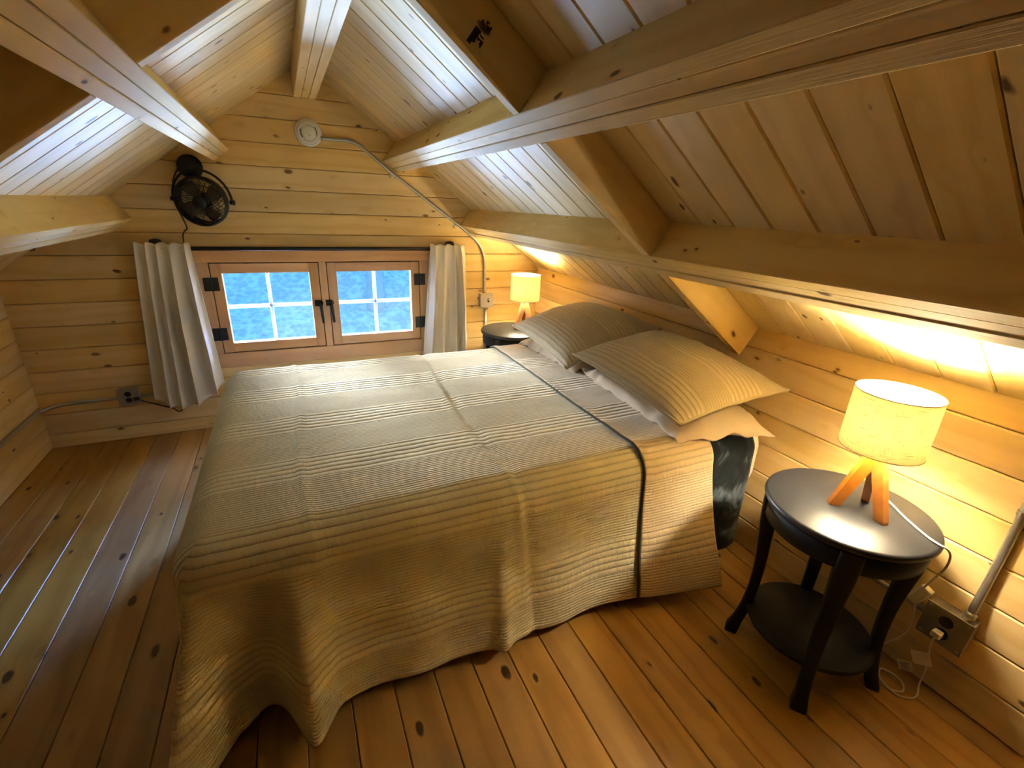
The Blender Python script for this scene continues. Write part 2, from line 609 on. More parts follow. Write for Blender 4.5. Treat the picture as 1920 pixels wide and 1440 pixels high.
wf = gable_slab('wall_front', YF + 0.02, YF + 0.14, True)
gable_rows(wf, YF, 0.021, True, False)
wb = gable_slab('wall_back', YB - 0.1, YB - 0.02, False)
for z0, z1 in zip(RJ, RJ[1:]):
    hw = half_width(min(z1, 2.2))
    plank(wb, 2 * hw + 0.1 if z1 < ZK else 2 * hw, z1 - z0 - G, 0.02, M_WALL, (XC, YB - 0.012, (z0 + z1) / 2), (-1, 0, 0), (0, 1, 0), 0.004)

# ceiling: two slopes of tongue and groove boards running down from the peak
bm = bmesh.new()
for sd in (1, -1):
    q = [slope_pt(sd, -0.02, -0.024, YB - 0.1), slope_pt(sd, SLOPE + 0.15, -0.024, YB - 0.1), slope_pt(sd, SLOPE + 0.15, -0.08, YB - 0.1), slope_pt(sd, -0.02, -0.08, YB - 0.1)]
    A = [bm.verts.new(v) for v in q]
    B = [bm.verts.new((v.x, YF + 0.14, v.z)) for v in q]
    bm.faces.new(A)
    bm.faces.new(B[::-1])
    for i in range(4):
        bm.faces.new((A[i], B[i], B[(i + 1) % 4], A[(i + 1) % 4]))
bmesh.ops.recalc_face_normals(bm, faces=bm.faces)
ceil = tag(obj('ceiling', bm, M_GAP), kind='structure')
for sd in (1, -1):
    y = YF + 0.02
    y = 0.559 + 0.1355 * 22
    while y > YB - 0.1:
        ya, yb = max(y - 0.1355, YB - 0.02), min(y, YF + 0.02)
        if yb - ya > 0.02:
            c = slope_pt(sd, SLOPE / 2, -0.011, (ya + yb) / 2)
            plank(ceil, SLOPE + 0.02, yb - ya - G, 0.022, M_CEIL, c, (sd * CT, 0, -ST), (-sd * ST, 0, -CT), 0.0045)
        y -= 0.1355


# ------------------------------------------------------------------ beams
def beam(name, label, side, s0, s1, depth, group='roof purlins'):
    e = empty(name, slope_pt(side, (s0 + s1) / 2, depth, (YF + YB) / 2), 0, label, 'beam', group)
    base = e.location.copy()
    pw = (s1 - s0) / 3
    for i in range(3):
        dd = depth + (0.0, -0.0015, 0.001)[i]
        c = slope_pt(side, s0 + pw * (i + 0.5), dd / 2 - 0.001, (YF + YB) / 2) - base
        plank(e, YF - YB + 0.01, pw - 0.0012, dd, M_BEAM, c, (0, 1, 0), (-side * ST, 0, -CT), 0.0022, 'ply')
    return e


beam('roof_purlin', 'upper three-ply purlin whose end meets the sloping conduit on the end wall', 1, 0.651, 0.763, 0.1447)
beam('roof_purlin', 'lower three-ply purlin running above the pillows and both table lamps', 1, 1.3175, 1.441, 0.1447)
beam('roof_purlin', 'upper three-ply purlin ending just above the black wall fan', -1, 0.651, 0.763, 0.1447)
beam('roof_purlin', 'lower pale purlin on the slope opposite the lamps, below the fan bracket', -1, 1.3175, 1.441, 0.1447)

e = empty('ridge_beam', (XC, (YF + YB) / 2, 2.057), 0, 'pale three-ply ridge beam under the roof peak above the smoke detector', 'beam')
for i in range(3):
    xo = (-0.041, 0, 0.041)[i]
    top = ZA - SL * (abs(xo) + 0.0205) - 2.057
    plank(e, YF - YB + 0.01, 0.0398, top, M_BEAM, (xo, 0, top / 2 + (0, 0.001, -0.001)[i]), (0, 1, 0), (0, 0, -1), 0.0022, 'ply')


def rafter(label, side, s0, s1, y0=1.37, y1=1.41, depth=0.1440):
    L = s1 - s0
    c = slope_pt(side, (s0 + s1) / 2, depth / 2 - 0.0005, (y0 + y1) / 2)
    o = plank(None, L, y1 - y0, depth, M_BEAM, c, (side * CT, 0, -ST), (-side * ST, 0, -CT), 0.002, 'roof_rafter')
    return tag(o, label, 'rafter', 'roof rafters')


S_R = 0.0625 / CT
r1 = rafter('rafter stamped with dark ink marks, between ridge and upper purlin', 1, S_R + 0.06, 0.650)
rafter('lamp-lit rafter between the two purlins on the stamped rafter\'s slope', 1, 0.764, 1.3165)
r3 = rafter('short bright rafter coming down to the knee wall behind the pillows', 1, 1.442, SLOPE - 0.0)
rafter('shaded rafter between the ridge and the upper purlin over the fan', -1, S_R + 0.06, 0.650)
rafter('dark rafter between the two purlins on the slope opposite the lamps', -1, 0.764, 1.3165)

# ink stamp on the rafter's face
bm = bmesh.new()
glyphs = [((893, 62), 9, 0.55), ((917, 45), 6, 0.35)]
sx = slope_pt(1, 0, 0, 0)
rs = random.Random(3)


def stamp_block(cx, cz, w, h, n, fill):
    for i in range(n):
        for j in range(n + 2):
            if rs.random() < fill:
                px = cx + (i / n - 0.5) * w
                pz = cz + (j / (n + 2) - 0.5) * h
                # along the slope
                d1, d2 = Vector((CT, 0, -ST)), Vector((ST, 0, CT))
                o_ = Vector((cx, 1.3692, cz)) + d1 * (i / n - 0.5) * w + d2 * (j / (n + 2) - 0.5) * h
                a, b = d1 * w / n * 0.5, d2 * h / (n + 2) * 0.5
                bm.faces.new([bm.verts.new(o_ + s1 * a + s2 * b) for s1, s2 in ((-1, -1), (1, -1), (1, 1), (-1, 1))])


def on_y(px, py, yy):
    d = Vector(CR[0]) * ((px - 960) / 879.42) + Vector(CR[1]) * ((py - 720) / 879.42) + Vector(CR[2])
    return Vector((0, 0, 1.5)) + d * (yy / d.y)


p = on_y(892, 66, 1.369)
stamp_block(p.x, p.z, 0.018, 0.045, 3, 0.95)
p = on_y(902, 75, 1.369)
stamp_block(p.x, p.z, 0.022, 0.03, 5, 0.55)
p = on_y(917, 52, 1.369)
stamp_block(p.x, p.z, 0.020, 0.024, 4, 0.7)
p = on_y(908, 43, 1.369)
stamp_block(p.x, p.z, 0.010, 0.012, 2, 0.8)
st = obj('ink_stamp', bm, M_INK)
st.parent = r1
st.matrix_parent_inverse = r1.matrix_basis.inverted()
st['label'] = 'dark ink stamp'

# ------------------------------------------------------------------ windows and their casing
CY = YF - 0.004                         # face of the casing


def trim(name, x0, x1, z0, z1, yf, yb, mat=M_SASH, bev=0.003):
    horiz = (x1 - x0) > (z1 - z0)
    L, W = (x1 - x0, z1 - z0) if horiz else (z1 - z0, x1 - x0)
    o = plank(None, L, W, yb - yf, mat, ((x0 + x1) / 2, (yf + yb) / 2, (z0 + z1) / 2), (1, 0, 0) if horiz else (0, 0, 1), (0, -1, 0), bev, name)
    return tag(o, kind='structure')


trim('trim_1', -0.525, 0.935, 1.104, 1.196, YF - 0.022, YF + 0.10)       # head board
trim('trim_2', -0.525, 0.935, 0.425, 0.522, YF - 0.022, YF + 0.10)       # sill board
trim('trim_3', -0.525, -0.449, 0.522, 1.104, YF - 0.022, YF + 0.10)
trim('trim_4', 0.861, 0.935, 0.522, 1.104, YF - 0.022, YF + 0.10)
trim('trim_5', 0.1805, 0.2265, 0.522, 1.104, YF - 0.022, YF + 0.10)


def window(name, x0, x1, hinge_x, handle_x, hs):
    z0, z1 = 0.5245, 1.1015
    y0, y1 = YF - 0.020, YF + 0.03
    w = tag(empty(name, ((x0 + x1) / 2, YF, z0)), kind='structure')
    base = w.location.copy()
    st_, tp, bt = (0.062, 0.064, 0.064)

    def piece(nm, a0, a1, b0, b1, ya, yb, mat, bev=0.002):
        hz = (a1 - a0) > (b1 - b0)
        L, W = (a1 - a0, b1 - b0) if hz else (b1 - b0, a1 - a0)
        c = Vector(((a0 + a1) / 2, (ya + yb) / 2, (b0 + b1) / 2)) - base
        return plank(w, L, W, yb - ya, mat, c, (1, 0, 0) if hz else (0, 0, 1), (0, -1, 0), bev, nm)
    g = 0.0038
    piece('stile', x0 + g, x0 + st_, z0 + g, z1 - g, y0, y1, M_SASH)
    piece('stile', x1 - st_, x1 - g, z0 + g, z1 - g, y0, y1, M_SASH)
    for q_ in ((x0 - .002, x0 + g, z0, z1), (x1 - g, x1 + .002, z0, z1), (x0, x1, z0 - .003, z0 + g), (x0, x1, z1 - g, z1 + .003)):
        piece('sash_gap_strip', *q_, y0 + 0.012, y1 - 0.006, M_IRON, 0.0005)  # black filler added in the sash gap to give its dark shadow line
    piece('rail', x0 + st_, x1 - st_, z1 - tp, z1 - g, y0 + .0005, y1, M_SASH)
    piece('rail', x0 + st_, x1 - st_, z0 + g, z0 + bt, y0 + .0005, y1, M_SASH)
    gx0, gx1, gz0, gz1 = x0 + st_, x1 - st_, z0 + bt, z1 - tp
    mx_, mz_ = (gx0 + gx1) / 2, (gz0 + gz1) / 2 + 0.005
    mw = 0.010
    for nm, a0, a1, b0, b1 in (('muntin', mx_ - mw, mx_ + mw, gz0, gz1), ('muntin', gx0, gx1, mz_ - mw, mz_ + mw)):
        piece(nm, a0, a1, b0, b1, y0 + 0.046, y1 + 0.016, M_MUNTIN, 0.003)
    for a0, a1 in ((gx0, mx_ - mw), (mx_ + mw, gx1)):
        for b0, b1 in ((gz0, mz_ - mw), (mz_ + mw, gz1)):
            bm = boxmesh(((a0 + a1) / 2 - base.x, y0 + 0.040 - base.y, (b0 + b1) / 2 - base.z), (a1 - a0, 0.004, b1 - b0))
            obj('pane', bm, M_GLASS, w)
    for hz in (0.973, 0.654):
        bm = bmesh.new()
        hx = hinge_x - base.x
        box_into(bm, (hx - 0.022, y0 - 0.0035 - base.y, hz - base.z), (0.038, 0.005, 0.082))
        box_into(bm, (hx + 0.022, y0 - 0.0035 - base.y, hz - base.z), (0.038, 0.005, 0.082))
        bevel_all(bm, 0.001)
        M_ = Matrix.Translation((hx, y0 - 0.007 - base.y, hz - base.z - 0.041))
        lathe_into(bm, [(0, 0), (0.006, 0), (0.006, 0.082), (0, 0.082)], 10, M=M_)
        obj('hinge', bm, M_IRON, w)
    # casement latch: rose plate, neck and drooping lever
    hx, hz = handle_x, 0.83
    bm = bmesh.new()
    R = Matrix.Translation((hx - base.x, y0 - base.y, hz - base.z)) @ Matrix.Rotation(PI / 2, 4, 'X')
    lathe_into(bm, [(0, 0), (0.019, 0), (0.019, 0.008), (0.012, 0.012), (0.010, 0.032), (0.013, 0.036), (0.012, 0.046), (0, 0.048)], 16, M=R)
    box_into(bm, (hx - base.x - hs * 0.018, y0 - 0.007 - base.y, hz - base.z), (0.03, 0.012, 0.040))
    tube_into(bm, [(hx - base.x, y0 - 0.038 - base.y, hz - base.z + 0.004), (hx + hs * 0.004 - base.x, y0 - 0.042 - base.y, hz - 0.05 - base.z), (hx + hs * 0.008 - base.x, y0 - 0.040 - base.y, hz - 0.13 - base.z)], [0.011, 0.010, 0.0085], 10)
    obj('latch_handle', bm, M_IRON, w, True)
    return w


M_MUNTIN = plain('pale_muntin_paint', (0.40, 0.44, 0.46), 0.5, speck=0.03)
window('window_1', -0.448, 0.1795, -0.449, 0.166, 1)
window('window_2', 0.2275, 0.860, 0.861, 0.236, 1)

# ------------------------------------------------------------------ outside
bm = bmesh.new()
N = 60
vs = {}
for i in range(N + 1):
    for j in range(N + 1):
        xx, yy = -10 + 20 * i / N, 4.2 + 16 * j / N
        zz = -2.35 + (yy - 4.2) * 0.52 + 0.25 * noise.noise(Vector((xx * .5, yy * .5, 0))) + 0.10 * noise.noise(Vector((xx * 2.1, yy * 2.1, 3)))
        vs[i, j] = bm.verts.new((xx, yy, zz))
for i in range(N):
    for j in range(N):
        bm.faces.new((vs[i, j], vs[i + 1, j], vs[i + 1, j + 1], vs[i, j + 1]))
hill = tag(obj('hillside', bm, M_HILL, None, True), kind='structure')
for (tx, ty, tr_, lab) in ((1.28, 8.3, 0.13, 'pale tree trunk on the hillside seen through the window by the striped curtain folds'),
                           (-0.75, 9.6, 0.10, 'thin pale tree trunk on the hillside behind the hinged pane nearest the fan')):
    zb = -2.35 + (ty - 4.2) * 0.52 - 0.3
    t = empty('tree', (tx, ty, zb), 0, lab, 'tree', 'trees on the hillside')
    pts = [(0.03 * math.sin(i * 1.3), 0.02 * math.cos(i * 1.7), i * 0.6) for i in range(11)]
    obj('trunk', tube(pts, [tr_ * (1.25 - 0.06 * i) for i in range(11)], 12), M_BARK, t, True)
    for i in range(5):
        a = i * 2.1
        z_ = 2.6 + i * 0.6
        obj('branch', tube([(0, 0, z_), (0.5 * math.cos(a), 0.5 * math.sin(a), z_ + 0.4), (1.1 * math.cos(a), 1.1 * math.sin(a), z_ + 1.1)], [0.04, 0.028, 0.012], 7), M_BARK, t, True)

# ------------------------------------------------------------------ bed
BX0, BX1, BY0, BY1 = -0.37, 1.822, 1.15, 2.70
bed = empty('bed', ((BX0 + BX1) / 2, (BY0 + BY1) / 2, 0), 0, 'low double bed with white fitted sheet, head against the lamp wall', 'bed')
bo = bed.location.copy()


def soft_box(x0, x1, y0, y1, z0, z1, r, seg=5):
    bm = bmesh.new()
    box_into(bm, ((x0 + x1) / 2 - bo.x, (y0 + y1) / 2 - bo.y, (z0 + z1) / 2), (x1 - x0, y1 - y0, z1 - z0))
    bevel_all(bm, r, seg)
    return bm


obj('mattress', soft_box(BX0 + .09, BX1, BY0 + .03, BY1 - .03, 0.34, 0.640, 0.085), M_SHEET, bed, True)
obj('bed_base', soft_box(BX0 + .16, BX1 - .02, BY0 + .14, BY1 - .06, 0.15, 0.338, 0.02, 2), M_BLACK, bed, True)
for lx in (BX0 + 0.14, BX1 - 0.14):
    for ly in (BY0 + 0.15, BY1 - 0.15):
        obj('leg', lathe([(0, 0), (0.022, 0), (0.03, 0.15), (0, 0.15)], 14, (lx - bo.x, ly - bo.y, 0)), M_BLACK, bed, True)


def gauss(t):
    return math.exp(-t * t)


def drape(a, b, zt, R=0.10, flareN=0.11, flareF=0.13, xF=BX0, yN=BY0, yF=BY1, folds=1.0):
    """where a point of flat cloth (a along the bed, b across it) ends up"""
    ea = max(0.0, xF + R - a)
    en, ef = max(0.0, yN + R - b), max(0.0, b - (yF - R))
    eb, sg = (en, -1) if en > 0 else (ef, 1)
    e = math.hypot(ea, eb)
    x0 = xF + R if ea > 0 else a
    y0 = yN + R if en > 0 else (yF - R if ef > 0 else b)
    wr = 0.004 * noise.noise(Vector((a * 3.1, b * 3.3, 1.0))) + 0.0022 * noise.noise(Vector((a * 9, b * 11, 5.0)))
    # two old packing creases across the bed and a shorter one
    xc = 0.60 + 0.03 * math.sin(b * 3)
    wr += 0.007 * gauss((a - xc) / 0.012) * (0.6 + 0.4 * math.sin(b * 7)) + 0.006 * gauss((a + 0.03 + 0.012 * math.sin(b * 5)) / 0.014)
    wr -= 0.006 * gauss((a - xc - 0.03) / 0.02)
    if e <= 0:
        return Vector((x0, y0, zt + wr))
    ph = math.atan2(eb, ea)
    if ea > 0 and eb > 0:               # rounded quilt corners
        e *= max(math.cos(ph), math.sin(ph)) * (1 + 0.10 * math.sin(2 * ph) ** 2)
    t = min(e, R * PI / 2)
    out, down = R * math.sin(t / R), R * (1 - math.cos(t / R))
    h = e - R * PI / 2
    cn = math.sin(ph) ** 2
    nrm_out, nrm_up = math.sin(t / R), math.cos(t / R)
    if h > 0:
        fl = flareN * cn + flareF * (1 - cn)
        if 0.02 < ph < PI / 2 - 0.02:
            fl += 0.06 * math.sin(2 * ph)
        k_ = min(1.0, h / 0.45)
        out += fl * h * (0.55 + 0.45 * k_)
        down += h * math.sqrt(max(0.05, 1 - fl * fl))
        if folds and sg < 0:
            amp = folds * (h / 0.45) ** 0.8
            if ea > 0 and eb > 0:
                d = math.degrees(ph)
                out += amp * (0.10 * gauss((d - 58) / 12) - 0.030 * gauss((d - 90) / 13) - 0.03 * gauss((d - 28) / 14))
            elif eb > 0:
                out += amp * (0.095 * gauss((a + 0.085) / 0.05) - 0.075 * gauss((a + 0.20) / 0.07) - 0.02 * gauss((a - 0.11) / 0.10) + 0.014 * math.sin(a * 11.0 + 0.9) * min(1, max(0, (a - 0.15) / 0.2)) + 0.022 * gauss((a - 0.53) / 0.03) - 0.02 * gauss((a - 0.66) / 0.08))
            else:
                out += amp * 0.02 * math.sin(b * 12)
        elif folds:
            out += folds * (h / 0.45) * 0.015 * math.sin(a * 12)
    z = zt - down
    if z < 0.014:
        out += (0.014 - z) * 0.5
        z = 0.014
    out += wr * nrm_out
    z += wr * nrm_up
    return Vector((x0 - math.cos(ph) * out, y0 + sg * math.sin(ph) * out, z))


def cloth(name, a0, a1, b0, b1, na, nb, fn, mat, parent, thick=0.009):
    vs, uv = [], []
    for i in range(na + 1):
        for j in range(nb + 1):
            a = a0 + (a1 - a0) * i / na
            b = b0 + (b1 - b0) * j / nb
            vs.append(fn(a, b))
            uv.append((a, b))
    fs = [(i * (nb + 1) + j, (i + 1) * (nb + 1) + j, (i + 1) * (nb + 1) + j + 1, i * (nb + 1) + j + 1) for i in range(na) for j in range(nb)]
    me = bpy.data.meshes.new(name)
    me.from_pydata(vs, [], fs)
    ul = me.uv_layers.new(name='UVMap')
    for lp in me.loops:
        ul.data[lp.index].uv = uv[lp.vertex_index]
    o = obj(name, me, mat, parent, True)
    md = o.modifiers.new('thickness', 'SOLIDIFY')
    md.thickness = thick
    md.offset = -1
    return o


QZ = 0.662
quilt = empty('quilt', (0.5, 1.9, 0.66), 0, 'tan channel-stitched quilt spread over the bed, top edge turned back', 'quilt')


def qfn(f):
    return lambda a, b: f(a, b) - quilt.location


OV = 0.665


def main_fn(a, b):
    return drape(a, b, QZ)


cloth('quilt_body', BX0 + 0.10 - OV, 1.40, BY0 + 0.10 - OV, BY1 - 0.10 + OV, 210, 220, qfn(main_fn), M_QUILT, quilt)


def cuff_fn(a, b):
    t = min(1.0, max(0.0, (a - 1.10) / 0.36))
    p_ = drape(a, b, QZ + 0.014 + 0.004 * gauss((a - 1.12) / 0.02), R=0.108, flareN=0.13 + 0.20 * t, yN=BY0 - 0.006, folds=0.0)
    return p_


CU0, CU1 = 1.112, 1.455
cuff = cloth('turned_back_cuff', CU0, CU1, BY0 + 0.10 - OV - 0.012, BY1 - 0.10 + OV, 44, 220, qfn(cuff_fn), M_CUFF, quilt, 0.008)
cuff['label'] = 'smoother beige reverse side turned back'
bl = BY0 + 0.10 - OV - 0.012
pts = [cuff_fn(CU0 - 0.003, bl + (BY1 - 0.10 + OV - bl) * i / 120) - quilt.location + Vector((-0.002, 0, -0.004)) for i in range(121)]
pi_ = obj('edge_piping', tube(pts, 0.0048, 8), M_PIPING, quilt, True)
pi_['label'] = 'dark piped edge'


# black velvet blanket hanging beside the pillows
def vel_fn(a, b):
    v = drape(a, b, 0.650, R=0.085, flareN=0.04, yN=BY0 + 0.012, folds=0.0)
    h = max(0.0, 0.62 - v.z)
    v.y += h * 0.022 * math.sin(a * 26) - h * 0.05 * max(0, a - 1.5)
    v.x += h * -0.02
    return v


vel = cloth('velvet_blanket', 1.30, 1.715, BY0 + 0.10 - 0.60, BY1 - 0.2, 30, 120, vel_fn, M_VELVET, None, 0.006)
tag(vel, 'black crushed velvet blanket hanging below the near pillowcase', 'blanket')


# ------------------------------------------------------------------ pillows
def pillow(name, label, cat, group, A, B, C, D, T, Tb, mat, waves=0.0, seed=0, pull=0.06, n=56, flange=0.0, sag=0.0):
    A, B, C, D = (Vector(p) for p in (A, B, C, D))
    nrm = (B - D).cross(C - A).normalized()
    if nrm.z < 0:
        nrm = -nrm
    o_ = (A + B + C + D) / 4
    W = ((B - A).length + (C - D).length) / 2
    H = ((D - A).length + (C - B).length) / 2
    vs, uvs, fs = [], [], []

    def pt(u, v, top):
        uu = u * (1 - pull * (1 - v * v) * abs(u) ** 1.5)
        vv = v * (1 - pull * (1 - u * u) * abs(v) ** 1.5)
        s, t = (uu + 1) / 2, (vv + 1) / 2
        p = A * (1 - s) * (1 - t) + B * s * (1 - t) + C * s * t + D * (1 - s) * t
        fu, fv = max(0.0, 1 - abs(u) ** 2.4), max(0.0, 1 - abs(v) ** 2.8)
        k_ = (fu * fv) ** 0.62
        wv = waves * (noise.noise(Vector((u * 2.2 + seed, v * 3.1, seed))) + 0.8 * abs(noise.noise(Vector((u * 3.0 + v * 2.5 + seed, v * 7, 2.0)))) + 0.25 * noise.noise(Vector((u * 9, v * 12, seed))))
        edge = max(abs(u), abs(v))
        ruff = 0.8 * waves * noise.noise(Vector((u * 3.2, v * 5.5, seed + 7.0))) * edge ** 4
        p = p + nrm * ((T if top else -Tb) * k_ + wv * k_ * (1 if top else -1) + ruff)
        p.z -= sag * (1 - u * u) * 0
        return p - o_
    N_ = n
    for top in (True, False):
        off = len(vs)
        for i in range(N_ + 1):
            for j in range(N_ + 1):
                u, v = -1 + 2 * i / N_, -1 + 2 * j / N_
                # denser near the rim
                u, v = math.sin(u * PI / 2), math.sin(v * PI / 2)
                vs.append(pt(u, v, top))
                uvs.append((v * H / 2, u * W / 2))
        for i in range(N_):
            for j in range(N_):
                q = (off + i * (N_ + 1) + j, off + (i + 1) * (N_ + 1) + j, off + (i + 1) * (N_ + 1) + j + 1, off + i * (N_ + 1) + j + 1)
                fs.append(q if top else q[::-1])
    me = bpy.data.meshes.new(name)
    me.from_pydata(vs, [], fs)
    ul = me.uv_layers.new(name='UVMap')
    for lp in me.loops:
        ul.data[lp.index].uv = uvs[lp.vertex_index]
    bm = bmesh.new()
    bm.from_mesh(me)
    bmesh.ops.remove_doubles(bm, verts=bm.verts, dist=0.0004)
    bmesh.ops.recalc_face_normals(bm, faces=bm.faces)
    bm.to_mesh(me)
    bm.free()
    o = obj(name, me, mat, None, True)
    o.location = o_
    tag(o, label, cat, group)
    if flange:
        pts = []
        for s in range(4 * 24 + 1):
            q, t = divmod(s, 24)
            t = -1 + 2 * t / 24
            u, v = ((t, -1), (1, t), (-t, 1), (-1, -t))[q % 4]
            pts.append(pt(u, v, True))
        f = obj('piped_hem', tube(pts, flange, 8), M_SHAM if mat is M_SHAM else mat, o, True)
    return o


pillow('pillow', 'pale beige pillow under the near quilted sham, its corner over the black blanket', 'pillow', 'plain pillows under the shams',
       (1.285, 1.185, 0.672), (1.700, 1.075, 0.675), (1.790, 1.93, 0.72), (1.345, 1.97, 0.690), 0.120, 0.02, M_CASE, 0.040, 1.0)
pillow('pillow', 'wrinkled pale pillow under the far sham beside the far lamp table', 'pillow', 'plain pillows under the shams',
       (1.320, 2.00, 0.680), (1.780, 1.99, 0.70), (1.780, 2.66, 0.72), (1.285, 2.64, 0.675), 0.120, 0.02, M_CASE, 0.040, 5.0)
pillow('quilted_sham', 'near tan channel-quilted pillow sham beside the wooden rafter', 'pillow', 'quilted pillow shams',
       (1.193, 1.105, 0.800), (1.745, 1.105, 0.860), (1.765, 1.85, 0.915), (1.205, 1.85, 0.842), 0.105, 0.07, M_SHAM, 0.008, 2.0, flange=0.006)
pillow('quilted_sham', 'far olive-tan channel-quilted pillow sham beside the far table lamp', 'pillow', 'quilted pillow shams',
       (1.170, 1.84, 0.775), (1.765, 1.88, 0.92), (1.765, 2.56, 0.92), (1.237, 2.612, 0.80), 0.105, 0.07, M_SHAM, 0.008, 9.0, flange=0.006)


# ------------------------------------------------------------------ nightstands
def nightstand(loc, rz, label):
    t = empty('round_nightstand', loc, rz, label, 'nightstand', 'round black nightstands')
    R = 0.238
    obj('table_top', lathe([(0, 0.624), (R - 0.012, 0.624), (R - 0.003, 0.628), (R, 0.637), (R - 0.003, 0.646), (R - 0.010, 0.650), (0, 0.650)], 72), M_TABLE, t, True)
    obj('apron', lathe([(R - 0.030, 0.555), (R - 0.018, 0.555), (R - 0.016, 0.560), (R - 0.016, 0.6235), (R - 0.030, 0.6235), (R - 0.030, 0.555)], 64), M_BLACK, t, True)
    RS = 0.198
    obj('lower_shelf', lathe([(0, 0.140), (RS - 0.006, 0.140), (RS, 0.147), (RS - 0.003, 0.155), (RS - 0.008, 0.158), (0, 0.158)], 64), M_BLACK, t, True)
    for i in range(4):
        a = i * PI / 2
        bm = bmesh.new()
        # cabriole leg: out at the knee, in at the ankle, kicked out at the foot
        prof = [(0.0, 0.232, 0.021), (0.018, 0.229, 0.021), (0.06, 0.219, 0.017), (0.13, 0.205, 0.0165), (0.22, 0.197, 0.0165), (0.33, 0.196, 0.018), (0.43, 0.202, 0.021), (0.52, 0.209, 0.025), (0.60, 0.212, 0.026), (0.6235, 0.212, 0.026)]
        sp = smooth_path([(r_, w_, z_) for z_, r_, w_ in prof], 3)
        rings = []
        for q in sp:
            r_, w_, z_ = q.x, q.y, q.z
            ring = []
            for du, dv in ((-.8, -1), (.8, -1), (1, -.8), (1, .8), (.8, 1), (-.8, 1), (-1, .8), (-1, -.8)):
                rr, tt = r_ + du * w_ * 0.95 - 0.006, dv * w_ * 1.15
                ring.append(bm.verts.new((rr * math.cos(a) - tt * math.sin(a), rr * math.sin(a) + tt * math.cos(a), z_)))
            rings.append(ring)
        for A_, B_ in zip(rings, rings[1:]):
            for j in range(8):
                bm.faces.new((A_[j], A_[(j + 1) % 8], B_[(j + 1) % 8], B_[j]))
        bm.faces.new(rings[0][::-1])
        bm.faces.new(rings[-1])
        obj('leg', bm, M_BLACK, t, True)
    return t


NX, NY = 1.533, 0.683
ns1 = nightstand((NX, NY, 0), math.atan2(0.863 - 0.677, 1.398 - 1.533), 'near round black nightstand with lower shelf and curved legs')
ns2 = copy_tree(ns1)
ns2.location = (1.452, 3.06, 0)
ns2.rotation_euler = (0, 0, 0.6)
ns2['label'] = 'far round black nightstand in the corner beyond the bed'


# ------------------------------------------------------------------ table lamps
def table_lamp(loc, feet, label):
    t = empty('table_lamp', loc, 0, label, 'lamp', 'tripod table lamps')
    for (fx, fy) in feet:
        d = Vector((fx, fy, 0))
        dn = d.normalized()
        tn = Vector((-dn.y, dn.x, 0))
        bot, top = d * 1.0, dn * -0.004 + Vector((0, 0, 0.222))
        bm = bmesh.new()
        rings = []
        for s in (0, 0.04, 0.5, 0.96, 1.0):
            c = bot.lerp(top, s)
            if s == 0:
                c = Vector((d.x, d.y, 0.0))
            wi = (0.0155 + 0.004 * s) * (0.92 if s in (0, 1.0) else 1)
            th = 0.0115 * (0.92 if s in (0, 1.0) else 1)
            rings.append([bm.verts.new(c + dn * sx_ * wi + tn * sy_ * th) for sx_, sy_ in ((-1, -1), (1, -1), (1, 1), (-1, 1))])
        for A_, B_ in zip(rings, rings[1:]):
            for j in range(4):
                bm.faces.new((A_[j], A_[(j + 1) % 4], B_[(j + 1) % 4], B_[j]))
        bm.faces.new(rings[0][::-1])
        bm.faces.new(rings[-1])
        bmesh.ops.recalc_face_normals(bm, faces=bm.faces)
        obj('leg', bm, M_LAMPWOOD, t)
    RS_, z0, z1 = 0.106, 0.216, 0.395
    bm = lathe([(RS_, z0), (RS_ + 0.0004, (z0 + z1) / 2), (RS_, z1), ], 72)
    sh = obj('lamp_shade', bm, M_SHADE, t, True)
    ln = obj('shade_lining', lathe([(RS_ - 0.0022, z0 + 0.001), (RS_ - 0.0022, z1 - 0.001)], 72), M_LINING, sh, True)
    bm = bmesh.new()
    bm.free()
    for z_ in (z0, z1):
        obj('shade_rim', tube([(RS_ * math.cos(a_ * PI / 36), RS_ * math.sin(a_ * PI / 36), z_) for a_ in range(73)], 0.0017, 6), M_RIM, sh, True)
    obj('socket', lathe([(0, 0.218), (0.017, 0.218), (0.017, 0.262), (0.013, 0.268), (0, 0.268)], 20), M_WHITE, t, True)
    obj('bulb', lathe([(0, 0.268), (0.012, 0.270), (0.020, 0.284), (0.029, 0.302), (0.030, 0.312), (0.026, 0.328), (0.015, 0.340), (0, 0.343)], 20), M_BULB, t, True)
    return t


k = NT('shade_lining_glow')
d1 = k.n('BsdfDiffuse', ins={0: (0.9, 0.9, 0.9, 1)})
d2 = k.n('BsdfTranslucent', ins={0: (0.9, 0.88, 0.80, 1)})
mx = k.n('MixShader', ins={0: 0.45, 1: d1.outputs[0], 2: d2.outputs[0]})
k.t.links.new(mx.outputs[0], k.out.inputs[0])
M_LINING = k.m
M_RIM = plain('shade_rim', (0.50, 0.34, 0.16), 0.6, speck=0.02)

LX, LY = 1.548, 0.662
lamp1 = table_lamp((LX, LY, 0.650), [(-0.052, 0.048), (0.073, 0.018), (-0.012, -0.073)], 'near tripod table lamp with glowing linen drum shade')
lamp2 = copy_tree(lamp1)
lamp2.location = (1.535, 3.055, 0.650)
lamp2.rotation_euler = (0, 0, 0.9)
for ch in lamp2.children:
    if ch.name.startswith('bulb'):
        ch.data = ch.data.copy()
        ch.data.materials[0] = M_BULB_FAR
lamp2['label'] = 'far tripod table lamp glowing in the corner by the end wall'

